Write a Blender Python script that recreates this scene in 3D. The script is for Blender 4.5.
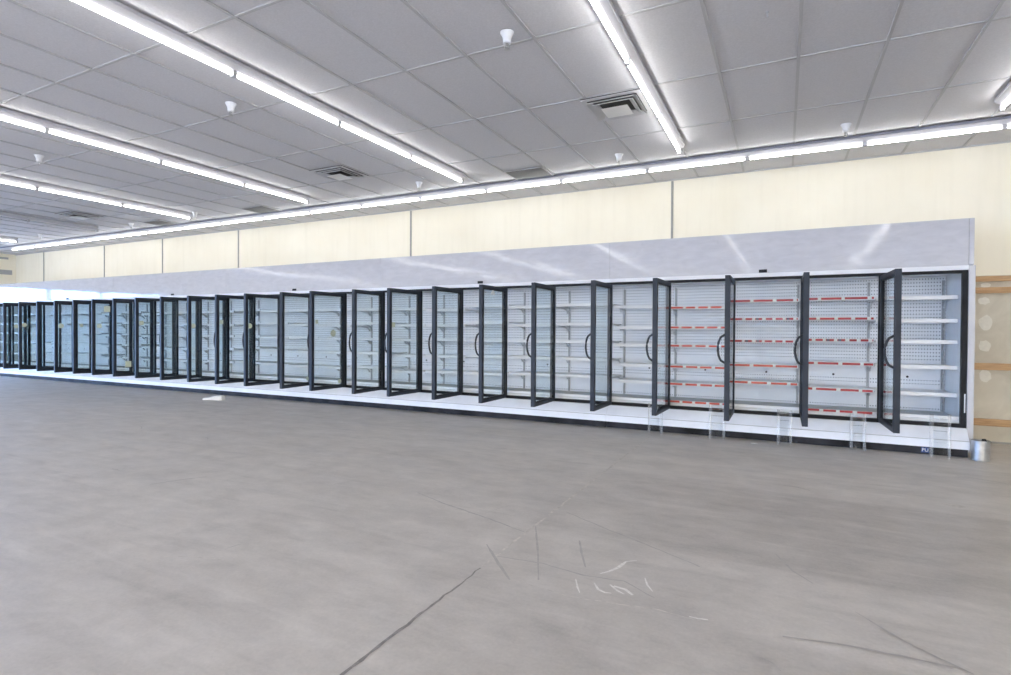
import bpy, bmesh, math, random
from mathutils import Vector, Matrix
random.seed(7)
for o in list(bpy.data.objects): bpy.data.objects.remove(o)
scene = bpy.context.scene
COL = scene.collection
PI = math.pi

# ------------------------------------------------------------------ camera
cam_d = bpy.data.cameras.new('camera'); cam = bpy.data.objects.new('camera', cam_d); COL.objects.link(cam)
cam_d.sensor_fit = 'HORIZONTAL'; cam_d.sensor_width = 36.0; cam_d.lens = 554.06 / 1011 * 36
cam_d.clip_start = 0.05; cam_d.clip_end = 300
Rt = Vector((0.8938408, 0.4483492, 0.0056189)); Up = Vector((-0.0098559, 0.0071175, 0.9999261)); Bk = Vector((0.4482761, -0.8938301, 0.0107808))
Mx = Matrix(((Rt.x, Up.x, Bk.x), (Rt.y, Up.y, Bk.y), (Rt.z, Up.z, Bk.z))).to_4x4()
Mx.translation = Vector((-0.9899, -7.442, 1.2961)); cam.matrix_world = Mx
scene.camera = cam

# ------------------------------------------------------------------ world, exposure
W = bpy.data.worlds.new('daylight'); scene.world = W; W.use_nodes = True
wn = W.node_tree; wn.nodes.clear()
wo = wn.nodes.new('ShaderNodeOutputWorld'); wb = wn.nodes.new('ShaderNodeBackground')
wtc = wn.nodes.new('ShaderNodeTexCoord'); wsx = wn.nodes.new('ShaderNodeSeparateXYZ'); wn.links.new(wtc.outputs['Generated'], wsx.inputs[0])
wr = wn.nodes.new('ShaderNodeValToRGB'); wmr = wn.nodes.new('ShaderNodeMapRange')      # deep blue sky to the west, hazy white to the south
wmr.inputs['From Min'].default_value = -1.0; wmr.inputs['From Max'].default_value = -0.25
wn.links.new(wsx.outputs[0], wmr.inputs['Value']); wn.links.new(wmr.outputs[0], wr.inputs[0])
wr.color_ramp.elements[0].color = (.85, 1.65, 3.4, 1); wr.color_ramp.elements[1].color = (1.0, .93, .85, 1)
wn.links.new(wr.outputs[0], wb.inputs['Color']); wb.inputs['Strength'].default_value = 5.3
wn.links.new(wb.outputs[0], wo.inputs[0])
vs = scene.view_settings
scene.display_settings.display_device = 'sRGB'
vs.view_transform = 'Standard'; vs.look = 'None'; vs.gamma = 1.0; vs.use_curve_mapping = False
vs.exposure = 0.40
TUBE = 14.0          # strength of every fluorescent tube
scene.cycles.transparent_max_bounces = 40
scene.cycles.max_bounces = 12
scene.cycles.diffuse_bounces = 6

# ------------------------------------------------------------------ materials
def newmat(name):
    m = bpy.data.materials.new(name); m.use_nodes = True
    nt = m.node_tree; b = nt.nodes['Principled BSDF']
    return m, nt, b
def N(nt, t, **kw):
    n = nt.nodes.new(t)
    for k, v in kw.items():
        if hasattr(n, k): setattr(n, k, v)
        else: n.inputs[k].default_value = v
    return n
def ramp(nt, fac, c0, c1, p0=0.0, p1=1.0):
    r = nt.nodes.new('ShaderNodeValToRGB'); e = r.color_ramp.elements
    e[0].position = p0; e[0].color = (*c0, 1); e[1].position = p1; e[1].color = (*c1, 1)
    nt.links.new(fac, r.inputs[0]); return r.outputs[0]
def math_(nt, op, a, b=None, clamp=False):
    n = nt.nodes.new('ShaderNodeMath'); n.operation = op; n.use_clamp = clamp
    for i, v in enumerate((a, b)):
        if v is None: continue
        if isinstance(v, (int, float)): n.inputs[i].default_value = v
        else: nt.links.new(v, n.inputs[i])
    return n.outputs[0]
def mixc(nt, fac, a, b, mode='MIX'):
    n = nt.nodes.new('ShaderNodeMix'); n.data_type = 'RGBA'; n.blend_type = mode
    for s, v in ((0, fac), (6, a), (7, b)):
        if isinstance(v, (int, float)): n.inputs[s].default_value = v
        elif isinstance(v, tuple): n.inputs[s].default_value = (*v, 1)
        else: nt.links.new(v, n.inputs[s])
    return n.outputs[2]
def noise(nt, scale, detail=4, vec=None, dist=0.0, rough=0.55):
    n = nt.nodes.new('ShaderNodeTexNoise'); n.inputs['Scale'].default_value = scale
    n.inputs['Detail'].default_value = detail; n.inputs['Distortion'].default_value = dist
    n.inputs['Roughness'].default_value = rough
    if vec is not None: nt.links.new(vec, n.inputs['Vector'])
    return n.outputs['Fac']
def coord(nt, scale=(1, 1, 1), kind='Object', rot=(0, 0, 0)):
    tc = nt.nodes.new('ShaderNodeTexCoord'); mp = nt.nodes.new('ShaderNodeMapping')
    mp.inputs['Scale'].default_value = scale; mp.inputs['Rotation'].default_value = rot
    nt.links.new(tc.outputs[kind], mp.inputs['Vector']); return mp.outputs[0]
def bump(nt, b, h, strength, dist=0.01):
    n = nt.nodes.new('ShaderNodeBump'); n.inputs['Strength'].default_value = strength; n.inputs['Distance'].default_value = dist
    nt.links.new(h, n.inputs['Height']); nt.links.new(n.outputs[0], b.inputs['Normal'])
def plain(name, col, rough=0.5, metal=0.0, var=0.06, scale=12, spec=0.5, bmp=0.0):
    m, nt, b = newmat(name)
    v = coord(nt)
    f = noise(nt, scale, 3, v)
    lo = tuple(c * (1 - var) for c in col); hi = tuple(min(1, c * (1 + var)) for c in col)
    nt.links.new(ramp(nt, f, lo, hi, .3, .7), b.inputs['Base Color'])
    b.inputs['Roughness'].default_value = rough; b.inputs['Metallic'].default_value = metal
    b.inputs['Specular IOR Level'].default_value = spec
    if bmp: bump(nt, b, f, bmp)
    return m

# floor: worn sealed concrete, with the lighter and darker footprints of old aisles
def floor_mat():
    m, nt, b = newmat('concrete')
    v = coord(nt)
    big = noise(nt, .35, 5, v, .6); mid = noise(nt, 1.6, 6, coord(nt, (.6, 1.5, 1)), .5); fine = noise(nt, 60, 4, v)
    stre = noise(nt, 3.0, 6, coord(nt, (.35, 3.2, 1), rot=(0, 0, .35)), .3)
    c = ramp(nt, mid, (.42, .39, .365), (.58, .55, .515), .3, .72)
    c = mixc(nt, math_(nt, 'MULTIPLY', ramp(nt, big, (0, 0, 0), (1, 1, 1), .35, .65), .35), c, (.43, .405, .38))
    sep = nt.nodes.new('ShaderNodeSeparateXYZ'); tc = nt.nodes.new('ShaderNodeTexCoord'); nt.links.new(tc.outputs['Object'], sep.inputs[0])
    X, Y = sep.outputs[0], sep.outputs[1]
    wob = math_(nt, 'MULTIPLY', math_(nt, 'SUBTRACT', noise(nt, 2.2, 4, v), .5), .10)
    Yw = math_(nt, 'ADD', Y, wob)
    def band(lo, hi, soft, coordY=Yw):
        a = math_(nt, 'DIVIDE', math_(nt, 'SUBTRACT', coordY, lo), soft, True)
        d = math_(nt, 'DIVIDE', math_(nt, 'SUBTRACT', hi, coordY), soft, True)
        return math_(nt, 'MULTIPLY', a, d)
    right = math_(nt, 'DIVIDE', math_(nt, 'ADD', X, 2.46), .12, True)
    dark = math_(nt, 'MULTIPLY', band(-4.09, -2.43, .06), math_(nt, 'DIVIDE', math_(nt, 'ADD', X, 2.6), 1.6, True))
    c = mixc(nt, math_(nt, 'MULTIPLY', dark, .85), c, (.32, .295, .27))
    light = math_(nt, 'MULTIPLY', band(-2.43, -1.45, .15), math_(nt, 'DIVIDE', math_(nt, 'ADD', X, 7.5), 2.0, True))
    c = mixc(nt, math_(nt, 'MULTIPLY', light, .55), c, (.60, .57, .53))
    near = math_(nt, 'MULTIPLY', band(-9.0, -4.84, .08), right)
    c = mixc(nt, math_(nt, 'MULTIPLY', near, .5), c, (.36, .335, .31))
    c = mixc(nt, math_(nt, 'MULTIPLY', ramp(nt, stre, (0, 0, 0), (1, 1, 1), .54, .70), .40), c, (.27, .25, .23))
    c = mixc(nt, math_(nt, 'MULTIPLY', ramp(nt, stre, (1, 1, 1), (0, 0, 0), .30, .44), .40), c, (.62, .59, .56))
    m2 = noise(nt, 2.6, 10, coord(nt, (1, 1.5, 1)), .15, .68)
    c = mixc(nt, .30, c, ramp(nt, fine, (.36, .34, .32), (.60, .57, .54), .25, .75))
    c = mixc(nt, .26, c, ramp(nt, m2, (.26, .245, .23), (.82, .79, .75), .32, .70))
    c = mixc(nt, 1.0, c, (1.0, .972, .930), 'MULTIPLY')
    nt.links.new(c, b.inputs['Base Color'])
    nt.links.new(ramp(nt, mid, (.34, .34, .34), (.56, .56, .56), .3, .7), b.inputs['Roughness'])
    b.inputs['Specular IOR Level'].default_value = .5
    bump(nt, b, fine, .08, .004)
    return m
M = {}
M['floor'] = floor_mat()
M['tile'] = plain('ceiling_tile', (.625, .62, .64), .9, var=.05, scale=70, spec=.2, bmp=.2)
M['tbar'] = plain('grid_white', (.50, .50, .51), .8, var=.02, spec=.2)
def wall_mat():
    m, nt, b = newmat('cream_paint'); v = coord(nt)
    f = noise(nt, .8, 4, v); g = noise(nt, 2.5, 5, coord(nt, (3, 3, .25)), .2)
    c = ramp(nt, f, (.86, .80, .645), (.92, .87, .725), .3, .7)
    c = mixc(nt, math_(nt, 'MULTIPLY', ramp(nt, g, (0, 0, 0), (1, 1, 1), .5, .75), .18), c, (.70, .65, .50))
    nt.links.new(c, b.inputs['Base Color']); b.inputs['Roughness'].default_value = .7; b.inputs['Specular IOR Level'].default_value = .25
    return m
M['wall'] = wall_mat()
def drywall():
    m, nt, b = newmat('bare_drywall'); v = coord(nt)
    f = noise(nt, 3.5, 6, v, .6)
    nt.links.new(ramp(nt, f, (.54, .49, .39), (.68, .63, .52), .3, .7), b.inputs['Base Color']); b.inputs['Roughness'].default_value = .85
    return m
M['drywall'] = drywall()
M['plaster'] = plain('filler', (.74, .71, .62), .8, var=.05, scale=30)
def wood():
    m, nt, b = newmat('pine'); v = coord(nt, (1.2, 10, 14))
    f = noise(nt, 2.5, 6, v, 1.2)
    nt.links.new(ramp(nt, f, (.42, .24, .11), (.62, .40, .21), .3, .7), b.inputs['Base Color']); b.inputs['Roughness'].default_value = .6
    return m
M['wood'] = wood()
M['seam'] = plain('joint_strip', (.33, .33, .30), .6, var=.05)
def header():
    m, nt, b = newmat('glossy_white_panel'); v = coord(nt)
    f = noise(nt, 1.1, 3, v, .4); g = noise(nt, 5, 5, coord(nt, (1, 1, 3)), .5)
    c = ramp(nt, g, (.52, .52, .55), (.60, .60, .63), .3, .7)
    c = mixc(nt, math_(nt, 'MULTIPLY', ramp(nt, noise(nt, 9, 6, coord(nt, (1, 1, 1)), 1.5), (0, 0, 0), (1, 1, 1), .62, .75), .3), c, (.45, .45, .47))
    nt.links.new(c, b.inputs['Base Color']); b.inputs['Roughness'].default_value = .06; b.inputs['Specular IOR Level'].default_value = .85
    bump(nt, b, f, .22, .03)
    return m
M['header'] = header()
M['white'] = plain('white_enamel', (.80, .81, .83), .28, var=.03, scale=6)
M['endwhite'] = plain('end_panel_grey_white', (.60, .60, .62), .4, var=.05, scale=5)
M['fascia'] = plain('white_fascia', (.80, .82, .86), .25, var=.05, scale=4)
M['shelf'] = plain('shelf_white', (.86, .87, .88), .35, var=.02)
M['inner'] = plain('liner_white', (.90, .93, .96), .45, var=.03, scale=5)
M['deck'] = plain('deck_grey', (.50, .52, .51), .4, var=.08, scale=9)
def pegboard():
    m, nt, b = newmat('perforated_panel')
    tc = nt.nodes.new('ShaderNodeTexCoord'); sep = nt.nodes.new('ShaderNodeSeparateXYZ'); nt.links.new(tc.outputs['Object'], sep.inputs[0])
    def cell(s, p): return math_(nt, 'SUBTRACT', math_(nt, 'FRACT', math_(nt, 'DIVIDE', s, p)), .5)
    a = math_(nt, 'MULTIPLY', cell(sep.outputs[0], .0285), .0285); c = math_(nt, 'MULTIPLY', cell(sep.outputs[2], .042), .042)
    r2 = math_(nt, 'ADD', math_(nt, 'MULTIPLY', a, a), math_(nt, 'MULTIPLY', c, c))
    hole = math_(nt, 'LESS_THAN', r2, .0070 ** 2)
    up = math_(nt, 'GREATER_THAN', sep.outputs[2], .95)
    row = math_(nt, 'LESS_THAN', math_(nt, 'FRACT', math_(nt, 'DIVIDE', sep.outputs[2], .34)), .20)
    hole = math_(nt, 'MULTIPLY', hole, math_(nt, 'MAXIMUM', up, row))
    base = ramp(nt, noise(nt, 3, 4, coord(nt)), (.86, .89, .93), (.91, .93, .96), .3, .7)
    nt.links.new(mixc(nt, hole, base, (.30, .32, .35)), b.inputs['Base Color']); b.inputs['Roughness'].default_value = .45
    return m
M['peg'] = pegboard()
M['upright'] = plain('upright_grey', (.40, .42, .44), .5, var=.15, scale=60)
M['bracket'] = plain('bracket_grey', (.66, .68, .71), .4, var=.05)
M['frame'] = plain('door_slate', (.026, .033, .046), .5, var=.08, spec=.3)
M['black'] = plain('black_frame', (.012, .014, .018), .55, var=.2, spec=.25)
M['handle'] = plain('handle_dark', (.014, .017, .022), .45, var=.05)
M['kick'] = plain('kick_metal', (.022, .022, .026), .55, metal=.0, var=.8, scale=4, spec=.2)
M['red'] = plain('red_strip', (.42, .03, .035), .45, var=.08)
M['orange'] = plain('orange_strip', (.56, .085, .05), .45, var=.08)
M['tag'] = plain('price_tag_white', (.85, .85, .83), .6, var=.02)
M['dark_tag'] = plain('dark_tag', (.10, .10, .14), .6, var=.1)
M['lampbody'] = plain('lamp_body', (.50, .50, .53), .35, var=.03)
M['lamprefl'] = plain('lamp_reflector', (.45, .45, .48), .35, var=.02)
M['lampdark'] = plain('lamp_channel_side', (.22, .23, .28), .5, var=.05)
M['holder'] = plain('lamp_holder', (.45, .45, .47), .5, var=.04)
M['galv'] = plain('galvanised', (.55, .55, .54), .3, metal=.85, var=.15, scale=15)
M['return'] = plain('return_grille', (.13, .13, .13), .8, var=.12, scale=90)
M['sticker'] = plain('pale_sticker', (.62, .67, .52), .6, var=.04)
M['foam'] = plain('white_foam', (.85, .84, .80), .8, var=.05, scale=20)
M['window_alu'] = plain('window_frame', (.35, .36, .38), .4, metal=.6, var=.05)
M['asphalt'] = plain('outside_paving', (.55, .56, .58), .9, var=.08, scale=2)
M['greyplate'] = plain('grey_plate', (.42, .42, .42), .6, var=.04)
M['mark_w'] = plain('chalk_white', (.72, .69, .65), .8, var=.15, scale=40)
M['mark_l'] = plain('joint_filler', (.54, .50, .45), .8, var=.2, scale=25)
M['mark_d'] = plain('scuff_dark', (.24, .22, .205), .7, var=.25, scale=25)
M['mark_m'] = plain('scuff_mid', (.41, .385, .355), .7, var=.1, scale=25)
M['blue'] = plain('blue_label', (.03, .07, .22), .5, var=.05)
def emis():
    m, nt, b = newmat('lit_tube')
    b.inputs['Base Color'].default_value = (.9, .9, .9, 1); b.inputs['Emission Color'].default_value = (1.0, .985, .96, 1)
    b.inputs['Emission Strength'].default_value = TUBE; return m
M['tube'] = emis()
M['deadtube'] = plain('dead_tube', (.55, .56, .58), .3, var=.02)
def glass(name, tint, gloss=1.0):
    m = bpy.data.materials.new(name); m.use_nodes = True; nt = m.node_tree; nt.nodes.clear()
    o = nt.nodes.new('ShaderNodeOutputMaterial'); t = nt.nodes.new('ShaderNodeBsdfTransparent'); g = nt.nodes.new('ShaderNodeBsdfGlossy')
    t.inputs[0].default_value = (*tint, 1); g.inputs['Roughness'].default_value = .02; g.inputs['Color'].default_value = (.95, .97, 1, 1); ge = nt.nodes.new('ShaderNodeNewGeometry')
    fr = nt.nodes.new('ShaderNodeFresnel'); fr.inputs[0].default_value = 1.45
    mx = nt.nodes.new('ShaderNodeMixShader')
    nt.links.new(math_(nt, 'MULTIPLY', math_(nt, 'MULTIPLY', fr.outputs[0], gloss), math_(nt, 'SUBTRACT', 1.0, ge.outputs['Backfacing'])), mx.inputs[0]); nt.links.new(t.outputs[0], mx.inputs[1]); nt.links.new(g.outputs[0], mx.inputs[2])
    nt.links.new(mx.outputs[0], o.inputs[0]); return m
M['glass'] = glass('door_glass', (.950, .970, .972), .9)
M['winglass'] = glass('window_glass', (.97, .98, .98), .8)
M['acrylic'] = glass('clear_acrylic', (.955, .965, .97), 1.2)
def white_edge():  # milky white colour stands in for light refracted at clear acrylic edges
    m, nt, b = newmat('acrylic_edge'); b.inputs['Base Color'].default_value = (.82, .85, .88, 1); b.inputs['Roughness'].default_value = .2
    b.inputs['Alpha'].default_value = .13; return m
M['acrylic_edge'] = white_edge()
M['diff'] = plain('diffuser_grey', (.56, .56, .57), .5, var=.03)
M['diffback'] = plain('diffuser_throat', (.06, .06, .06), .7, var=.1)

# ------------------------------------------------------------------ mesh helpers
class MB:
    def __init__(s): s.bm = bmesh.new(); s.mi = 0
    def _tag(s, n0):
        s.bm.faces.ensure_lookup_table()
        for f in s.bm.faces[n0:]: f.material_index = s.mi
    def hull8(s, P):
        n0 = len(s.bm.faces); v = [s.bm.verts.new(p) for p in P]
        for q in ((0, 3, 2, 1), (4, 5, 6, 7), (0, 1, 5, 4), (1, 2, 6, 5), (2, 3, 7, 6), (3, 0, 4, 7)): s.bm.faces.new([v[i] for i in q])
        s._tag(n0); return s
    def box(s, x0, x1, y0, y1, z0, z1):
        return s.hull8([(x0, y0, z0), (x1, y0, z0), (x1, y1, z0), (x0, y1, z0), (x0, y0, z1), (x1, y0, z1), (x1, y1, z1), (x0, y1, z1)])
    def prism_x(s, prof, x0, x1):       # profile of (y, z), extruded along x
        n0 = len(s.bm.faces)
        a = [s.bm.verts.new((x0, y, z)) for y, z in prof]; b = [s.bm.verts.new((x1, y, z)) for y, z in prof]; n = len(prof)
        s.bm.faces.new(a); s.bm.faces.new(b[::-1])
        for i in range(n): s.bm.faces.new((a[i], b[i], b[(i + 1) % n], a[(i + 1) % n]))
        s._tag(n0); return s
    def prism_y(s, prof, y0, y1):       # profile of (x, z)
        n0 = len(s.bm.faces)
        a = [s.bm.verts.new((x, y0, z)) for x, z in prof]; b = [s.bm.verts.new((x, y1, z)) for x, z in prof]; n = len(prof)
        s.bm.faces.new(a); s.bm.faces.new(b[::-1])
        for i in range(n): s.bm.faces.new((a[i], b[i], b[(i + 1) % n], a[(i + 1) % n]))
        s._tag(n0); return s
    def tube(s, pts, r, n=8, caps=True):
        n0 = len(s.bm.faces); rings = []; pts = [Vector(p) for p in pts]
        for i, p in enumerate(pts):
            d = (pts[min(i + 1, len(pts) - 1)] - pts[max(i - 1, 0)]).normalized()
            a = d.cross(Vector((0, 0, 1)));  a = a if a.length > .1 else d.cross(Vector((1, 0, 0))); a.normalize(); b = d.cross(a)
            rr = r[i] if isinstance(r, (list, tuple)) else r
            rings.append([s.bm.verts.new(p + a * rr * math.cos(2 * PI * k / n) + b * rr * math.sin(2 * PI * k / n)) for k in range(n)])
        for i in range(len(rings) - 1):
            for k in range(n): s.bm.faces.new((rings[i][k], rings[i][(k + 1) % n], rings[i + 1][(k + 1) % n], rings[i + 1][k]))
        if caps: s.bm.faces.new(rings[0][::-1]); s.bm.faces.new(rings[-1])
        for f in s.bm.faces[n0:] if False else list(s.bm.faces)[n0:]: f.material_index = s.mi; f.smooth = True
        return s
    def lathe(s, prof, cx=0, cy=0, n=28):   # profile (r, z)
        n0 = len(s.bm.faces); rings = [[s.bm.verts.new((cx + r * math.cos(2 * PI * k / n), cy + r * math.sin(2 * PI * k / n), z)) for k in range(n)] for r, z in prof]
        for i in range(len(rings) - 1):
            for k in range(n): s.bm.faces.new((rings[i][k], rings[i][(k + 1) % n], rings[i + 1][(k + 1) % n], rings[i + 1][k]))
        s.bm.faces.new(rings[0][::-1]); s.bm.faces.new(rings[-1])
        for f in list(s.bm.faces)[n0:]: f.material_index = s.mi
        return s
    def disc(s, c, r, axis='y', t=.002, n=20, k=1.0):
        n0 = len(s.bm.faces); A = []
        for d in (-t / 2, t / 2):
            ring = []
            for i in range(n):
                u, w = r * math.cos(2 * PI * i / n), r * k * math.sin(2 * PI * i / n)
                ring.append(s.bm.verts.new((c[0] + u, c[1] + d, c[2] + w) if axis == 'y' else (c[0] + d, c[1] + u, c[2] + w) if axis == 'x' else (c[0] + u, c[1] + w, c[2] + d)))
            A.append(ring)
        s.bm.faces.new(A[0]); s.bm.faces.new(A[1][::-1])
        for i in range(n): s.bm.faces.new((A[0][i], A[1][i], A[1][(i + 1) % n], A[0][(i + 1) % n]))
        for f in list(s.bm.faces)[n0:]: f.material_index = s.mi
        return s
    def build(s, name, mats, parent=None, bevel=0, at=None, smooth=False):
        bmesh.ops.recalc_face_normals(s.bm, faces=s.bm.faces[:])
        if at is None: at = Vector((0, 0, 0))
        at = Vector(at); bmesh.ops.translate(s.bm, verts=s.bm.verts[:], vec=-at)
        me = bpy.data.meshes.new(name); s.bm.to_mesh(me); s.bm.free()
        for m in (mats if isinstance(mats, (list, tuple)) else [mats]): me.materials.append(m)
        o = bpy.data.objects.new(name, me); COL.objects.link(o); o.location = at
        if parent is not None: o.parent = parent; o.location = at
        if bevel:
            b = o.modifiers.new('bevel', 'BEVEL'); b.width = bevel; b.segments = 2; b.limit_method = 'ANGLE'
        if smooth:
            for p in me.polygons: p.use_smooth = True
        return o
def tag(o, label=None, cat=None, group=None, kind=None):
    if label: o['label'] = label
    if cat: o['category'] = cat
    if group: o['group'] = group
    if kind: o['kind'] = kind
    return o
def empty(name, loc=(0, 0, 0)):
    o = bpy.data.objects.new(name, None); COL.objects.link(o); o.location = loc; o.empty_display_size = .2; return o
def copy_tree(o, parent=None):
    c = o.copy(); COL.objects.link(c); c.parent = parent
    for ch in list(o.children): copy_tree(ch, c)
    return c
def struct(o, label=None, cat='structure'):
    o['kind'] = 'structure'
    return o

# ------------------------------------------------------------------ the room
XL, XR, YB, YF, H = -22.1, 9.0, 1.05, -13.0, 3.563
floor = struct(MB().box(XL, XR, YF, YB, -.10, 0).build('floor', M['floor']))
MB_ = MB().box(XL - 60, XR + 40, YF - 40, YB + 30, -.22, -.12)
tag(MB_.build('ground_outside', M['asphalt']), kind='structure')
ceil = struct(MB().box(XL, XR, YF, YB, H, H + .1).build('ceiling', M['tile']))
GZ = 3.553; gx0 = -1.5107; gy0 = -2.285
g = MB()
for i in range(-40, 20):
    x = gx0 + .6096 * i
    if XL + .05 < x < XR - .05: g.box(x - .012, x + .012, YF, YB - .02, GZ, H + .004)
struct(g.build('trim_1', M['tbar']))
g = MB()
for j in range(-14, 5):
    y = gy0 + 1.2192 * j
    if YF < y < YB - .05: g.box(XL, XR, y - .012, y + .012, GZ + .002, H + .004)
struct(g.build('trim_2', M['tbar']))
struct(MB().box(XL, XR, YB - .022, YB, GZ - .004, H).build('trim_3', M['tbar']))

wb_ = MB(); wb_.box(XL - .2, XR + .2, YB, YB + .15, 0, H + .1)
wall_back = struct(wb_.build('wall_back', M['wall']))
# bare drywall where the cases were pulled off, beside and behind the row
dw = MB().box(-21.6, 6.0, YB - .014, YB, 0, 1.995)
struct(dw.build('trim_4', M['drywall']))
n = 5
for z0, z1, x0 in ((1.915, 1.978, .6), (1.775, 1.845, .6), (.863, .944, .6), (.197, .281, .6)):
    struct(MB().box(x0, 6.0, YB - .045, YB - .014, z0 + .008, z1 + .008).build('trim_%d' % n, M['wood'], bevel=.004)); n += 1
struct(MB().box(.6, 6.0, YB - .026, YB - .014, 0, .022).build('baseboard_back', M['seam']))
pp = MB(); rr = random.Random(3)
for x, z, a, b in ((1.148, 1.693, .055, .045), (1.163, 1.435, .062, .085), (1.157, 1.155, .055, .070), (1.17, .80, .055, .075), (1.16, 1.88, .05, .03), (2.0, 1.5, .05, .08), (2.0, 1.1, .05, .06)):
    pts = [(x + a * math.cos(t) * (1 + rr.uniform(-.15, .15)), z + b * math.sin(t) * (1 + rr.uniform(-.15, .15))) for t in [2 * PI * i / 14 for i in range(14)]]
    pp.prism_y(pts, YB - .0165, YB - .0135)
o = pp.build('plaster_patch', M['plaster'], wall_back); o['label'] = 'white filler dabs on the bare drywall'
MB().box(1.42, 1.75, YB - .0475, YB - .0445, 1.80, 1.835).build('paint_smear', M['plaster'], wall_back)
# joint strips on the upper wall
for x in (-2.486, -7.24, -12.0, -14.78, -17.318, -20.44):
    struct(MB().box(x - .016, x + .016, YB - .012, YB, 1.995, H - .02).build('trim_%d' % n, M['seam'])); n += 1
# remaining walls: left with the shop front
wl = MB()
wl.box(XL - .2, XL, -.45, YB, 0, H); wl.box(XL - .2, XL, YF, -.45, 2.62, H); wl.box(XL - .2, XL, YF, -12.5, 0, 2.62); wl.box(XL - .2, XL, -12.5, -.45, 0, .12)
struct(wl.build('wall_left', M['wall']))
win = struct(MB().build('window_1', M['window_alu'])) if False else None
wf = MB()
wf.box(XL - .14, XL - .04, -12.5, -.45, .12, .18); wf.box(XL - .14, XL - .04, -12.5, -.45, 2.56, 2.62)
yy = -.45
ys = [-.45 - 1.505 * i for i in range(9)]
for y in ys: wf.box(XL - .14, XL - .04, y - .05, y + .05, .18, 2.56)
window = struct(wf.build('window_1', M['window_alu']))
gp = MB()
for a, b in zip(ys[1:], ys[:-1]): gp.box(XL - .094, XL - .086, a + .03, b - .03, .18, 2.56)
gp.build('pane', M['winglass'], window)
struct(MB().box(XR, XR + .2, YF, YB, 0, H).build('wall_right', M['wall']))
# front wall, unseen; shop window along its length added for daylight on the cases
wfr = MB(); wfr.box(8, XR, YF - .2, YF, 0, H); wfr.box(XL, -21.5, YF - .2, YF, 0, H); wfr.box(-21.5, 8, YF - .2, YF, 3.02, H); wfr.box(-21.5, 8, YF - .2, YF, 0, .12)
struct(wfr.build('wall_front', M['wall']))
wf = MB(); wf.box(-21.5, 8, YF - .14, YF - .04, .12, .18); wf.box(-21.5, 8, YF - .14, YF - .04, 2.96, 3.02)
xs = [-21.5 + 29.5 / 20 * i for i in range(21)]
for x in xs: wf.box(x - .03, x + .03, YF - .14, YF - .04, .18, 2.96)
w2 = struct(wf.build('added_window', M['window_alu']))
gp = MB()
for a, b in zip(xs[:-1], xs[1:]): gp.box(a + .03, b - .03, YF - .094, YF - .086, .18, 2.96)
gp.build('pane', M['winglass'], w2)

# floor marks
def ribbon(pts, w, z=.0012, jit=.0):
    m = MB(); n = len(pts); L = []; r = random.Random(len(pts) * 7 + int(w * 1e4))
    P = []
    for i in range(n - 1):
        a, b = Vector(pts[i]), Vector(pts[i + 1]); k = max(1, int((b - a).length / .05))
        for j in range(k): P.append(a.lerp(b, j / k))
    P.append(Vector(pts[-1])); V = []
    for i, p in enumerate(P):
        d = (P[min(i + 1, len(P) - 1)] - P[max(i - 1, 0)]).normalized(); nn = Vector((-d.y, d.x))
        t = i / (len(P) - 1); ww = w * (.35 + .65 * math.sin(PI * min(max(t, .04), .96)) ** .6) * (1 + r.uniform(-.35, .35))
        c = p + nn * r.uniform(-1, 1) * jit
        V.append((m.bm.verts.new((*(c + nn * ww / 2), z)), m.bm.verts.new((*(c - nn * ww / 2), z))))
    for i in range(len(V) - 1): m.bm.faces.new((V[i][0], V[i][1], V[i + 1][1], V[i + 1][0]))
    return m
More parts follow.
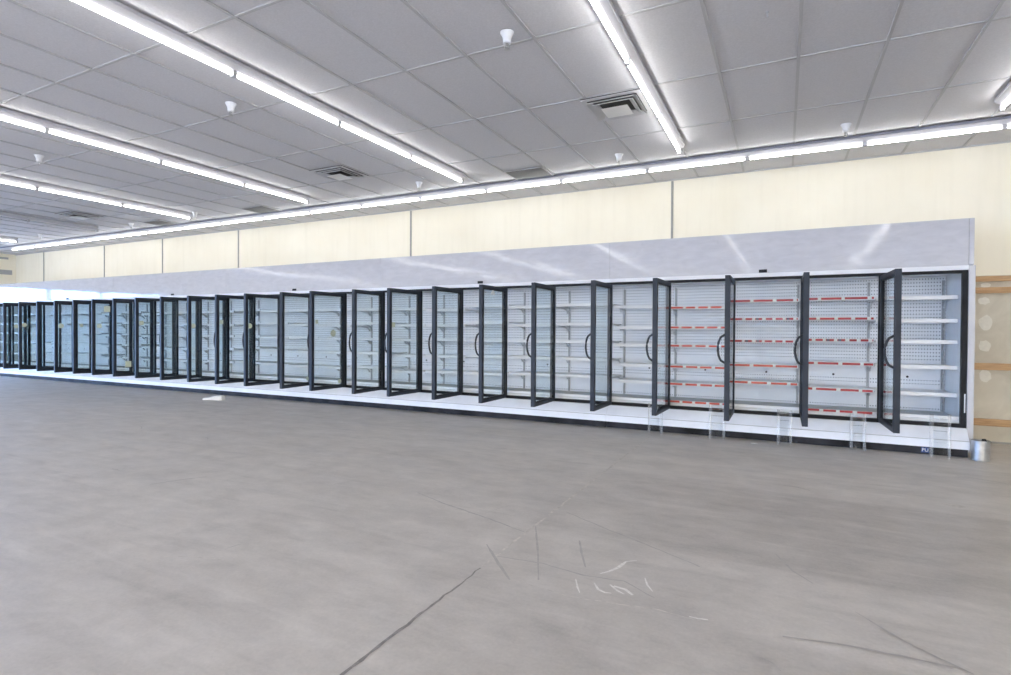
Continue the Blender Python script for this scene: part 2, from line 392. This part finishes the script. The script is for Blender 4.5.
marks = [
 ('joint', [(-2.45, -7.2), (-2.46, -5.86), (-2.46, -5.36), (-2.46, -4.8)], .016, 'mark_d', .006),
 ('joint', [(-2.46, -4.78), (-2.46, -3.68), (-2.46, -2.6), (-2.46, -.3)], .020, 'mark_l', .004),
 ('scuff', [(-2.11, -4.17), (-2.03, -4.36), (-1.95, -4.53)], .013, 'mark_m', .001),
 ('scuff', [(-2.45, -4.07), (-2.26, -4.47), (-2.12, -4.79)], .013, 'mark_m', .001),
 ('scuff', [(-2.59, -4.49), (-2.44, -4.66), (-2.25, -4.86)], .018, 'mark_m', .002),
 ('crack', [(-3.6, -3.8), (-3.28, -3.93), (-2.79, -4.08), (-2.47, -4.2)], .016, 'mark_m', .004),
 ('crack', [(-2.45, -4.62), (-2.18, -4.59), (-1.93, -4.63), (-1.72, -4.6), (-1.54, -4.71)], .012, 'mark_m', .003),
 ('crack', [(-2.38, -3.69), (-2.01, -3.9), (-1.68, -4.07), (-1.39, -4.23)], .012, 'mark_m', .003),
 ('chalk', [(-2.14, -4.86), (-1.93, -4.89), (-1.73, -4.86), (-1.5, -4.82), (-1.31, -4.84)], .008, 'mark_l', .004),
 ('chalk', [(-1.855, -4.57), (-1.82, -4.52), (-1.79, -4.45), (-1.77, -4.35), (-1.72, -4.31)], .017, 'mark_w', .001),
 ('chalk', [(-1.85, -4.69), (-1.81, -4.75), (-1.77, -4.77), (-1.74, -4.76)], .012, 'mark_w', .001),
 ('chalk', [(-1.75, -4.68), (-1.69, -4.69), (-1.64, -4.73)], .022, 'mark_w', .003),
 ('chalk', [(-1.77, -4.67), (-1.72, -4.72), (-1.68, -4.74)], .016, 'mark_w', .003),
 ('chalk', [(-1.63, -4.51), (-1.6, -4.59), (-1.56, -4.65)], .009, 'mark_w', .001),
 ('chalk', [(-1.95, -4.69), (-1.91, -4.78), (-1.88, -4.83)], .008, 'mark_w', .001),
 ('chalk', [(-1.36, -4.82), (-1.32, -4.82), (-1.28, -4.81)], .014, 'mark_w', .001),
 ('scuff', [(-.98, -4.81), (-.72, -4.76), (-.54, -4.75), (-.38, -4.75)], .016, 'mark_m', .003),
 ('scuff', [(-.68, -4.42), (-.52, -4.62), (-.33, -4.77)], .010, 'mark_m', .002),
 ('scuff', [(-1.02, -3.84), (-.93, -4.06), (-.84, -4.18)], .010, 'mark_m', .001),
 ('filler', [(.10, -2.19), (.24, -2.21)], .09, 'mark_l', .001),
]
for i, (nm, pts, w, mt, jit) in enumerate(marks):
    ribbon(pts, w, .0012 + .0001 * i, jit).build({'joint': 'floor_joint', 'scuff': 'scuff_mark', 'crack': 'hairline_crack', 'chalk': 'chalk_mark', 'filler': 'filler_patch'}[nm], M[mt], floor)
sc = random.Random(11)
for i in range(34):      # small dark scuffs and pits spread over the slab
    x, y = sc.uniform(-14, 2.2), sc.uniform(-5.9, -1.0); a = sc.choice((.1, -.5, -.6, 1.2)) + sc.uniform(-.2, .2); l = sc.uniform(.03, .5)
    c = [(x + l * t * math.cos(a), y + l * t * math.sin(a) + .03 * math.sin(3 * t)) for t in (0, .33, .66, 1)]
    ribbon(c, sc.uniform(.004, .010), .0012 + .0001 * (22 + i), .002).build('scuff_mark', M[sc.choice(('mark_m', 'mark_m', 'mark_d', 'mark_l'))], floor)

# ------------------------------------------------------------------ freezer cases
P_, G_ = .775, .0612
def HX(k): return -k * P_ - G_ * (k // 5)
ZT, ZB = 1.977, .297           # black door surround, top and bottom
YBK = .76                      # back panel
SH = {0: (1.709, 1.451, 1.216, .935, .632), 1: (1.717, 1.479, 1.225, .947, .638), 2: (1.708, 1.479, 1.202, .896, .680), 3: (1.634, 1.372, 1.128, .85, .618),
      4: (1.657, 1.369, 1.127, .849, .621), 5: (1.698, 1.418, 1.165, .911, .664), 6: (1.678, 1.401, 1.164, .912, .662), 7: (1.708, 1.444, 1.162, .914, .635), 8: (1.652, 1.397, 1.169, .891, .633)}
ANG = {0: 88, 1: 90, 2: 90, 3: 92, 4: 91, 5: 89, 6: 90, 7: 90, 8: 93, 9: 86, 10: 91, 11: 84, 12: 93, 13: 93, 14: 95, 15: 95, 16: 101, 17: 102, 18: 104, 19: 100, 20: 94, 21: 94, 22: 102, 23: 101, 24: 96, 25: 95, 26: 95, 27: 95}
# sticker: distance from hinge, height, size, shape
STK = {12: [(.665, 1.37, .046, 'r')], 14: [(.66, 1.37, .048, 'r')], 13: [(.65, 1.44, .042, 's')], 10: [(.64, 1.44, .036, 's'), (.27, 1.25, .058, 'r'), (.12, .42, .038, 'r')],
       8: [(.655, 1.39, .042, 's')], 17: [(.48, .56, .07, 's')], 18: [(.48, 1.74, .07, 's'), (.62, 1.37, .05, 's')], 22: [(.65, 1.39, .05, 'r')], 20: [(.63, 1.37, .055, 'r')],
       16: [(.645, 1.43, .05, 's')], 6: [(.43, 1.86, .05, 't')], 11: [(.12, .43, .034, 'r')], 23: [(.5, 1.36, .05, 'r')], 19: [(.6, 1.38, .04, 's')], 24: [(.6, 1.38, .05, 'r')]}

def door_proto():
    z0, z1, w, t0, t1, s = .306, 1.942, .752, -.030, .026, .046
    f = MB(); f.box(.0, s, t0, t1, z0, z1); f.box(w - s, w, t0, t1, z0, z1); f.box(s, w - s, t0, t1, z0, z0 + s); f.box(s, w - s, t0, t1, z1 - s, z1)
    d = f.build('door', M['frame'], bevel=.004)
    MB().box(s, w - s, -.012, -.006, z0 + s, z1 - s).build('glass', M['glass'], d)
    MB().box(s, w - s, .010, .016, z0 + s, z1 - s).build('glass', M['glass'], d)
    h = MB(); pts = []
    for i in range(13):
        t = i / 12; b = math.sin(PI * t) ** .45 if 0 < t < 1 else 0
        pts.append((w - .028 - .012 * b, t0 - .076 * b + .002, .955 + .32 * t))
    h.tube(pts, .0125, 8)
    h.build('handle', M['handle'], d)
    g = MB(); g.box(s, s + .012, -.022, .022, z0 + s, z1 - s); g.box(w - s - .012, w - s, -.022, .022, z0 + s, z1 - s); g.box(s + .012, w - s - .012, -.022, .022, z0 + s, z0 + s + .012); g.box(s + .012, w - s - .012, -.022, .022, z1 - s - .012, z1 - s)
    g.build('glazing_seal', M['black'], d)
    return d
proto = door_proto(); used = [False]
OFF = Vector((.0, -.036, 0))
def place_door(k, case):
    o = copy_tree(proto, case) if used[0] else proto
    used[0] = True; o.parent = case
    o.location = Vector((HX(k), 0, 0)) + OFF - case.location; o.rotation_euler = (0, 0, -math.radians(ANG[k]))
    for d, z, r, sh in STK.get(k, []):
        m = MB()
        if sh == 'r': m.disc((d, .0185, z), r, 'y', .003)
        elif sh == 's': m.box(d - r * .8, d + r * .8, .017, .020, z - r * .9, z + r * .9)
        else: m.prism_y([(d - r * 1.2, z - r * .8), (d + r * 1.2, z - r * .8), (d + .006, z + r), (d - .006, z + r)], .017, .020)
        st = m.build('sticker', M['tag'] if sh == 't' else M['sticker'], o)
        st['label'] = {'r': 'round pale yellow sticker', 's': 'square pale yellow sticker', 't': 'white triangular sticker'}[sh]
    return o

def strip_on(m, x0, x1, y, z, seed, style):
    """price-strip along the front edge of a shelf: coloured rail with white tags"""
    r = random.Random(seed)
    m.mi = 0; m.box(x0, x1, y - .008, y, z - .013, z + .012)
    m.mi = 1; x = x0 + r.uniform(.12, .22)
    if style == 'many': x = x0 + .12
    while x < x1 - .03:
        w = r.uniform(.030, .044); m.mi = 1; m.box(x, min(x + w, x1), y - .011, y - .008, z - .015, z + .013)
        if style == 'many' and r.random() < .5: m.mi = 2; m.box(x + w + .008, min(x + w + .04, x1), y - .010, y - .008, z - .012, z + .012)
        x += (.24 + r.uniform(-.03, .03)) if style == 'few' else (.17 + r.uniform(-.02, .02)) if style == 'mid' else .115
    return m

case_labels = {
 0: 'white freezer case at the right end of the row, three bays with red shelf strips',
 1: 'white freezer case second from the right end, plain white shelves seen past open doors',
 2: 'white freezer case third from the right, just right of the white scrap',
 3: 'white freezer case fourth from the right, behind the white scrap on the floor',
 4: 'white freezer case fifth from the right, far down the row',
 5: 'white freezer case farthest left, against the far corner of the room'}
ranges = {c: (5 * c, 5 * c + 4) for c in range(5)}; ranges[5] = (25, 27)
for c, (k0, k1) in ranges.items():
    xr = HX(k0) + P_ + (G_ / 2 if c else -.02); xl = HX(k1) - (G_ / 2)
    cr = Vector(((xl + xr) / 2, 0, 0)); case = empty('freezer_case', cr)
    tag(case, case_labels[c], 'freezer case', 'freezer cases along the back wall')
    lx0, lx1 = xl, xr
    def B(name, m, mat, bevel=0, at=None, par=None):
        o = m.build(name, mat, None, bevel)
        o.parent = par or case; o.location = -cr if par is None else Vector((0, 0, 0)); return o
    e = .001
    # liner: sides, roof, floor of the case (white inside and out)
    m = MB(); sl = .03 if c == 5 else e; sr_ = .03 if c == 0 else e
    if c == 5: m.box(lx0 + e, lx0 + .03, .02, .92, .10, 2.02)
    if c == 0: m.box(lx1 - .03, lx1 - e, .02, .92, .10, 2.02)
    m.box(lx0 + sl, lx1 - sr_, .02, .92, 1.985, 2.02)
    m.box(lx0 + sl, lx1 - sr_, .02, .92, .10, .30); m.box(lx0 + sl, lx1 - sr_, .80, .92, .30, 1.985)
    B('cabinet_body', m, M['inner'])
    m = MB(); m.box(lx0 + sl + e, lx1 - sr_ - e, YBK, YBK + .02, .36, 1.98); B('back_panel', m, M['peg'])
    # black surround with mullions
    m = MB(); m.box(lx0 + e, lx1 - e, .0, .05, 1.945, ZT); m.box(lx0 + e, lx1 - e, .0, .05, ZB, ZB + .040)
    m.box(lx1 - (.05 if c == 0 else .02), lx1 - e, .0, .05, ZB + .04, 1.945); m.box(lx0 + e, lx0 + .03, 0, .05, ZB + .04, 1.945)
    B('door_frame', m, M['black'])
    for k in range(k0, k1 + 1):
        if k == k0 and False: continue
        x = HX(k)
        if k < k1: B('mullion', MB().box(x - .038, x + .006, -.002, .030, ZB + .042, 1.944), M['black'])
    # white rail over the doors and glossy header
    B('top_rail', MB().prism_x([(-.006, ZT + .001), (.05, ZT + .001), (.05, 2.026), (-.012, 2.026)], lx0 + e, lx1 - e), M['white'])
    hd = MB(); hd.box(lx0 + e, lx1 - e, -.004, .016, 2.027, 2.522)
    hd.box(lx0 + e, lx1 - e, .016, .06, 2.50, 2.522)
    B('header_panel', hd, M['header'], bevel=.003)
    # lower fascia (sloping step with a groove) and kick plate
    m = MB(); m.prism_x([(.05, ZB - .001), (-.018, ZB - .001), (-.112, .180), (-.112, .176), (.05, .176)], lx0 + e, lx1 - e)
    m.prism_x([(.05, .170), (-.126, .170), (-.130, .088), (-.10, .084), (.05, .084)], lx0 + e, lx1 - e)
    B('lower_fascia', m, M['fascia'])
    B('fascia_groove', MB().box(lx0 + .004, lx1 - .004, -.104, .04, .1705, .1755), M['seam'])
    B('kick_plate', MB().box(lx0 + .004, lx1 - .004, -.086, -.06, 0.001, .083), M['kick'])
    # deck pan
    m = MB(); m.box(lx0 + sl + e, lx1 - sr_ - e, .10, YBK - .004, .352, .372); B('deck_pan', m, M['deck'])
    m = MB(); m.box(lx0 + sl + e, lx1 - sr_ - e, .085, .098, .335, .402); m.prism_x([(.084, .336), (.084, .372), (.052, .348), (.052, .338)], lx0 + sl + e, lx1 - sr_ - e)
    B('deck_lip', m, M['shelf'])
    # bays
    for k in range(k0, k1 + 1):
        bx0, bx1 = HX(k), HX(k) + P_
        if k == k0: bx1 = lx1 - (.035 if c == 0 else .012)
        if k == k1: bx0 = lx0 + (.035 if c == 5 else .012)
        if k != k1: bx0 -= .045
        if k != k0: bx1 -= .045
        up = MB(); ux = max(bx0, lx0 + .02)
        for z in (0,): up.box(ux - .014, ux + .014, YBK - .016, YBK - .001, .375, 1.93)
        B('upright', up, M['upright'])
        if k == 0: B('upright', MB().box(bx1 - .034, bx1 - .008, YBK - .016, YBK - .001, .375, 1.93), M['upright'])
        zs = SH.get(k)
        if not zs:
            r = random.Random(k * 5); off = r.uniform(-.03, .03); zs = [z + off + r.uniform(-.02, .02) for z in (1.69, 1.43, 1.17, .91, .64)]
        for si, z in enumerate(zs):
            m = MB(); a, b = bx0 + .006, bx1 - .006
            m.box(a, b, .205, YBK - .02, z - .010, z); m.box(a, b, .185, .205, z - .030, z + .012)
            s = B('shelf', m, M['shelf'], bevel=.0)
            # brackets below, at both ends
            for x in (a + .012, b - .012):
                br = MB()
                n0 = [(YBK - .02, z - .0105), (.24, z - .0105), (.24, z - .018), (.46, z - .026), (.58, z - .040), (.66, z - .052), (.705, z - .105), (YBK - .02, z - .11), (YBK - .02, z - .095), (.705, z - .060), (.66, z - .035), (.60, z - .022), (YBK - .02, z - .02)]
                br.prism_x(n0, x - .003, x + .003)
                br.build('bracket', M['bracket'], s)
            if k in (1, 2, 3):
                style = 'few' if (k == 1 and si in (0, 3, 4)) or (k == 2 and si in (0, 3, 4)) else 'mid' if (k == 3 or (k == 1 and si == 1)) else 'many'
                sm = MB(); strip_on(sm, a + .01, b - .01, .184, z - .008, k * 10 + si, style)
                sm.build('price_strip', [M['orange'] if k == 3 or (k == 2 and si > 2) else M['red'], M['tag'], M['dark_tag']], s)['label'] = 'red price strip with white tags'
        if k in (1, 3):
            sm = MB(); strip_on(sm, bx0 + .03, bx1 - .03, .083, .388, k * 10 + 9, 'mid')
            B('price_strip', sm, [M['orange'] if k == 3 else M['red'], M['tag'], M['dark_tag']])['label'] = 'red price strip with white tags'
        B('drain_port', MB().disc((HX(k) + .36, YBK - .003, .775), .013, 'y', .006), M['black'])
        place_door(k, case)
    # black name block on the rail
    bx = {0: -1.22, 1: -5.154, 2: -9.10, 3: -12.72, 4: -16.9, 5: -20.6}[c]
    B('black_clip', MB().box(bx - .045, bx + .045, -.022, -.005, 2.03, 2.068), M['black'], bevel=.004)
    if c == 0:
        m = MB(); m.box(lx1, lx1 + .058, -.012, .93, .035, 2.024)
        B('end_panel', m, M['endwhite'], bevel=.006)['label'] = 'white end panel'
        m = MB(); m.box(lx1 + .001, lx1 + .045, -.004, .9, 2.028, 2.522); B('header_return', m, M['header'], bevel=.004)
        B('hinge_cover', MB().box(lx1 - .022, lx1 - .012, -.006, -.0, .46, .66), M['white'])
        # small blue notice stuck to the kick plate, white characters on it
        m = MB(); m.box(.353, .420, -.0885, -.0865, .018, .072); o = B('kick_label', m, M['blue']); o['label'] = 'dark blue label with white lettering'
        cu = bpy.data.curves.new('lettering', 'FONT'); cu.body = 'PU'; cu.size = .05; cu.extrude = .0006; cu.align_x = 'CENTER'; cu.align_y = 'CENTER'
        tmp = bpy.data.objects.new('tmp', cu); COL.objects.link(tmp); dg = bpy.context.evaluated_depsgraph_get(); me = bpy.data.meshes.new_from_object(tmp.evaluated_get(dg)); bpy.data.objects.remove(tmp)
        me.materials.clear(); me.materials.append(M['tag']); t = bpy.data.objects.new('lettering', me); COL.objects.link(t); t.parent = o; t.rotation_euler = (PI / 2, 0, 0); t.location = (.3865, -.0895, .045)

# ------------------------------------------------------------------ ceiling light rows
TH = 1.232
def light_row(name, a, b, label, axis, pos, lit=True, seams=None, body=None):
    """fluorescent strip: a..b along the axis, fixed at pos on the other; tubes run seam to seam"""
    root = empty(name, ((pos, (a + b) / 2, H) if axis == 'y' else ((a + b) / 2, pos, H)))
    tag(root, label, 'strip light', 'fluorescent strip light rows')
    def put(nm, m, mat):
        if axis == 'x': bmesh.ops.rotate(m.bm, verts=m.bm.verts[:], cent=(0, 0, 0), matrix=Matrix.Rotation(-PI / 2, 3, 'Z'))
        base = Vector((pos, 0, 0)) if axis == 'y' else Vector((0, pos, 0))
        o = m.build(nm, mat, None); o.parent = root; o.location = base - Vector(root.location); return o
    b0, b1 = body or (a, b)
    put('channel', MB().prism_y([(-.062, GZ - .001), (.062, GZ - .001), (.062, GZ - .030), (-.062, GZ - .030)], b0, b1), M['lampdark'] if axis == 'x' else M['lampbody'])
    put('reflector', MB().prism_y([(-.060, GZ - .0305), (.060, GZ - .0305), (.016, GZ - .068), (-.016, GZ - .068)], b0 + .01, b1 - .01), M['lamprefl'])
    s = a; i = 0; z = 3.455
    tb = None; hd = None
    while s < b - .3:
        e = min(s + TH, b)
        if i == 0 or e - s < TH - .01:
            m = MB().tube([(0, -.5 * (e - s) + .03, z), (0, .5 * (e - s) - .03, z)], .0125, 10)
            o = put('fluorescent_tube', m, M['tube'] if lit else M['deadtube']); o['label'] = 'lit white tube' if lit else 'unlit tube'
            p0 = o.location.copy()
            if e - s > TH - .01: tb = o
        else:
            o = tb.copy(); COL.objects.link(o)
        mid = (s + e) / 2
        o.location = p0 + (Vector((0, mid, 0)) if axis == 'y' else Vector((mid, 0, 0)))
        s = e; i += 1
    s = a
    while s < b + .3:
        ss = min(s, b)
        if hd is None:
            hd = put('lamp_holder', MB().box(-.018, .018, -.018, .018, z - .022, GZ - .0685), M['holder']); h0 = hd.location.copy(); o = hd
        else: o = hd.copy(); COL.objects.link(o)
        o.location = h0 + (Vector((0, ss, 0)) if axis == 'y' else Vector((ss, 0, 0)))
        s += TH
    return root
TH = 1.238
ye = -.555; n = 10
rows = [(-2.125, 'lit strip light row running to the wall above the middle of the freezer cases', True), (-5.165, 'lit strip light row next left of the one over the middle of the cases', True),
        (-8.200, 'lit strip light row second to the left of the large square air diffuser pair', True), (-11.300, 'lit strip light row fourth from the right, third from the far wall', True),
        (-14.52, 'unlit strip light row between two lit rows near the far wall', False), (-18.05, 'lit strip light row nearest the far left wall', True),
        (.86, 'lit strip light row at the right edge, above the end of the cases', True)]
rl = {-2.125: 'lit strip light row above the middle of the photo, square air diffuser beside it', -5.165: 'long lit strip light row crossing the upper left ceiling',
      -8.200: 'lit strip light row at left, next below the longest one', -11.300: 'lit strip light row at left, third one below the top',
      -14.52: 'unlit strip light row at the left between two lit ones', -18.05: 'small lit strip light row nearest the far left corner', .86: 'lit strip light row whose tip shows at the right edge'}
for x, _, lit in rows:
    light_row('strip_light_row', ye - TH * n, ye, rl[x], 'y', x, lit)
for x, l in ((3.91, 'first lit strip light row out of frame on the right'), (6.96, 'strip light row next to the right-hand wall, out of frame')):
    light_row('strip_light_row', ye - TH * n, ye, l, 'y', x)  # unseen rows on the right, added for their light and reflections
TH = 1.23
light_row('wall_strip_light_row', 1.048 - TH * 17 + .2 - .2, 1.048 + TH * 6, 'long lit strip light row running parallel to the back wall above the freezer cases', 'x', .075, True, body=(-22.0, 1.048 + TH * 6))

# ------------------------------------------------------------------ ceiling fittings
def diffuser(x, y, label):
    r = empty('air_diffuser', (x, y, GZ)); tag(r, label, 'air diffuser', 'square ceiling air diffusers'); zz = 0
    MB().box(-.29, .29, -.29, .29, -.006, -.001).build('back_plate', M['diffback'], r)
    def ring(a, za, b, zb, t=.006):
        m = MB()
        for s in range(4):
            R = Matrix.Rotation(s * PI / 2, 3, 'Z')
            m.hull8([tuple(R @ Vector(p)) for p in ((-a, -a, za), (a, -a, za), (b, -b, zb), (-b, -b, zb), (-a, -a, za + t), (a, -a, za + t), (b, -b, zb + t), (-b, -b, zb + t))])
        return m
    ring(.292, -.016, .245, -.016).build('outer_frame', M['diff'], r)
    ring(.245, -.040, .200, -.014).build('louvre', M['diff'], r)
    ring(.200, -.046, .150, -.018).build('louvre', M['diff'], r)
    m = MB(); m.hull8([(-.13, -.13, -.062), (.13, -.13, -.062), (.13, .13, -.062), (-.13, .13, -.062), (-.05, -.05, -.03), (.05, -.05, -.03), (.05, .05, -.03), (-.05, .05, -.03)])
    m.build('centre_plate', M['tag'], r)
for x, y, l in ((-2.487, -2.0, 'square air diffuser beside the lit row above the middle of the cases'), (-6.69, -1.40, 'square air diffuser between the two long strip light rows'),
                (-13.45, -1.41, 'far square air diffuser at the left, near the unlit strip light row')): diffuser(x, y, l)
for x, y, l in ((-4.255, -.16, 'dark flat return grille just in front of the wall strip light, nearest one'), (-9.74, -.16, 'dark flat return grille in front of the wall strip light, middle one'),
                (-12.79, -.16, 'dark flat return grille in front of the wall strip light, farthest one')):
    r = empty('return_grille', (x, y, GZ)); tag(r, l, 'air grille', 'dark ceiling return grilles')
    m = MB(); m.box(-.285, .285, -.27, .27, -.006, -.001); m.build('grille_panel', M['return'], r)
    m = MB()
    for s in ((-.29, -.278, -.28, .28), (.278, .29, -.28, .28), (-.278, .278, -.28, -.272), (-.278, .278, .272, .28)): m.box(s[0], s[1], s[2], s[3], -.010, -.001)
    m.build('grille_frame', M['tbar'], r)
def sprinkler(x, y, label):
    r = empty('sprinkler', (x, y, GZ)); tag(r, label, 'sprinkler', 'ceiling sprinkler heads')
    MB().lathe([(.052, -.001), (.051, -.010), (.036, -.034), (.031, -.055), (.031, -.085), (.025, -.085)]).build('escutcheon', M['white'], r, smooth=True)
    m = MB().lathe([(.013, -.086), (.013, -.100), (.005, -.102), (.005, -.125), (.022, -.127), (.022, -.130)], n=16)
    m.box(-.017, -.012, -.003, .003, -.126, -.100); m.box(.012, .017, -.003, .003, -.126, -.100)
    m.build('sprinkler_head', M['galv'], r)
for x, y, l in ((-2.876, -3.685, 'large nearest ceiling sprinkler at the top middle'), (-5.93, -3.72, 'white ceiling sprinkler beside the longest strip light row'), (-9.66, -3.708, 'white ceiling sprinkler between the two lit rows at the left edge'),
                (-2.876, -.50, 'white ceiling sprinkler by the wall strip light, left of the end of the middle row'), (-5.95, -.505, 'white ceiling sprinkler just left of the end of the longest strip light row'),
                (-.409, -.436, 'white ceiling sprinkler by the wall strip light at the right'), (-11.1, -.595, 'small sprinkler by the wall strip light near the end of the fourth row'),
                (-13.39, -.475, 'small sprinkler near the wall strip light beside the farthest return grille'), (-16.83, -.6, 'farthest tiny sprinkler, at the far left above the wall strip light')): sprinkler(x, y, l)
m = MB().lathe([(.012, -.001), (.012, -.006), (.003, -.008), (.003, -.03)], n=12); m.tube([(0, 0, -.028), (.008, 0, -.036), (0, 0, -.044), (-.007, 0, -.038)], .002, 6)
o = m.build('ceiling_hook', M['lamprefl']); o.location = (-1.115, -3.1, H); tag(o, 'tiny white hook in the bare ceiling tile at top right', 'hook')

# grey plates high on the far left wall
for y0, y1, z0, z1, l in ((.25, .95, 2.94, 3.08, 'lower grey plate high on the far left wall'), (.3, .86, 3.40, 3.46, 'upper thin grey plate high on the far left wall')):
    o = MB().box(XL + .001, XL + .02, y0, y1, z0, z1).build('wall_plate', M['greyplate'], bevel=.003); tag(o, l, 'wall plate', 'grey plates on the far wall')

# ------------------------------------------------------------------ things on the floor
def rack(x0, x1, y, h, label):
    w = x1 - x0; r = empty('acrylic_rack', ((x0 + x1) / 2, y, 0)); tag(r, label, 'acrylic rack', 'clear acrylic racks in front of the cases')
    for s in (-1, 1):
        m = MB(); xx = s * (w / 2 - .014)
        m.box(xx - .014, xx + .014, -.004, 0, .0, h); m.box(xx + s * .011, xx + s * .014, .0005, .045, 0, h)
        m.build('side_rail', M['acrylic_edge'], r)
    m = MB(); m.box(-w / 2 + .0285, w / 2 - .0285, -.001, .002, .02, h - .02); m.build('web_panel', M['acrylic'], r)
    for z in (.03, .15, .27, h - .05):
        MB().box(-w / 2 + .0285, w / 2 - .0285, .003, .04, z, z + .004).build('cross_shelf', M['acrylic'], r)
rk = 'clear acrylic rack against the kick plate, '
for i, (a, b, h) in enumerate(((-2.547, -2.365, .38), (-1.80, -1.616, .40), (-1.046, -.89, .40), (-.315, -.165, .41), (.406, .583, .45))):
    rack(a, b, -.205, h, rk + ('leftmost of the five, beside the first red-stripped bay', 'second from left', 'middle of the five', 'second from right', 'rightmost, next to the metal can')[i])
# metal can
cn = empty('metal_can', (.832, -.17, 0)); tag(cn, 'round bare metal can standing at the right end of the freezer row', 'can')
MB().lathe([(.076, .001), (.080, .003), (.080, .010), (.077, .013), (.077, .196), (.080, .199), (.080, .206), (.074, .207), (.0735, .185), (.070, .180), (.069, .02), (.001, .018)], n=40).build('can_body', M['galv'], cn)
MB().box(-.004, .004, -.0795, -.076, .013, .196).build('side_seam', M['galv'], cn)
MB().tube([(.078, 0, .17), (.088, -.02, .10), (.086, -.055, .05), (.05, -.085, .04), (0, -.092, .055), (-.05, -.085, .09), (-.078, 0, .17)][:0] or [(-.079, 0, .165), (-.060, -.060, .105), (0, -.086, .08), (.060, -.060, .105), (.079, 0, .165)], .0018, 6).build('bail_handle', M['galv'], cn)
m = MB(); m.hull8([(.005, -.03, .196), (.045, -.04, .199), (.05, .01, .205), (.01, .02, .203), (.015, -.02, .214), (.038, -.025, .220), (.04, .0, .226), (.015, .01, .221)])
m.build('crumpled_wad', M['black'], cn, bevel=.003)['label'] = 'dark scrap on the rim'
# white scrap
m = MB(); sr = random.Random(5)
prof = [(-.20, .030), (-.12, .045), (-.02, .062), (.06, .085), (.13, .092), (.19, .080)]
V = []
for x, h in prof:
    V.append([m.bm.verts.new((x, -.055 + sr.uniform(-.012, .012), 0)), m.bm.verts.new((x, -.055 + sr.uniform(-.012, .012), h * .8)), m.bm.verts.new((x, .01, h + sr.uniform(-.008, .008))), m.bm.verts.new((x, .06 + sr.uniform(-.01, .01), h * .75)), m.bm.verts.new((x, .06, 0))])
for i in range(len(V) - 1):
    for j in range(5): m.bm.faces.new((V[i][j], V[i][(j + 1) % 5], V[i + 1][(j + 1) % 5], V[i + 1][j]))
m.bm.faces.new(V[0][::-1]); m.bm.faces.new(V[-1])
o = m.build('foam_scrap', M['foam'], bevel=.006); o.location = (-10.40, -.70, .001); o.rotation_euler = (0, 0, .32); tag(o, 'white wedge-shaped scrap lying on the floor in front of the freezer row', 'scrap')
# paper slip
m = MB(); m.hull8([(-.035, -.012, 0), (.035, -.012, 0), (.035, .012, 0), (-.035, .012, 0), (-.033, -.010, .003), (.033, -.012, .006), (.034, .010, .004), (-.034, .012, .002)])
o = m.build('paper_scrap', M['tag']); o.location = (-1.285, -.335, .001); o.rotation_euler = (0, 0, .15); tag(o, 'tiny white paper slip on the floor between two acrylic racks', 'paper')
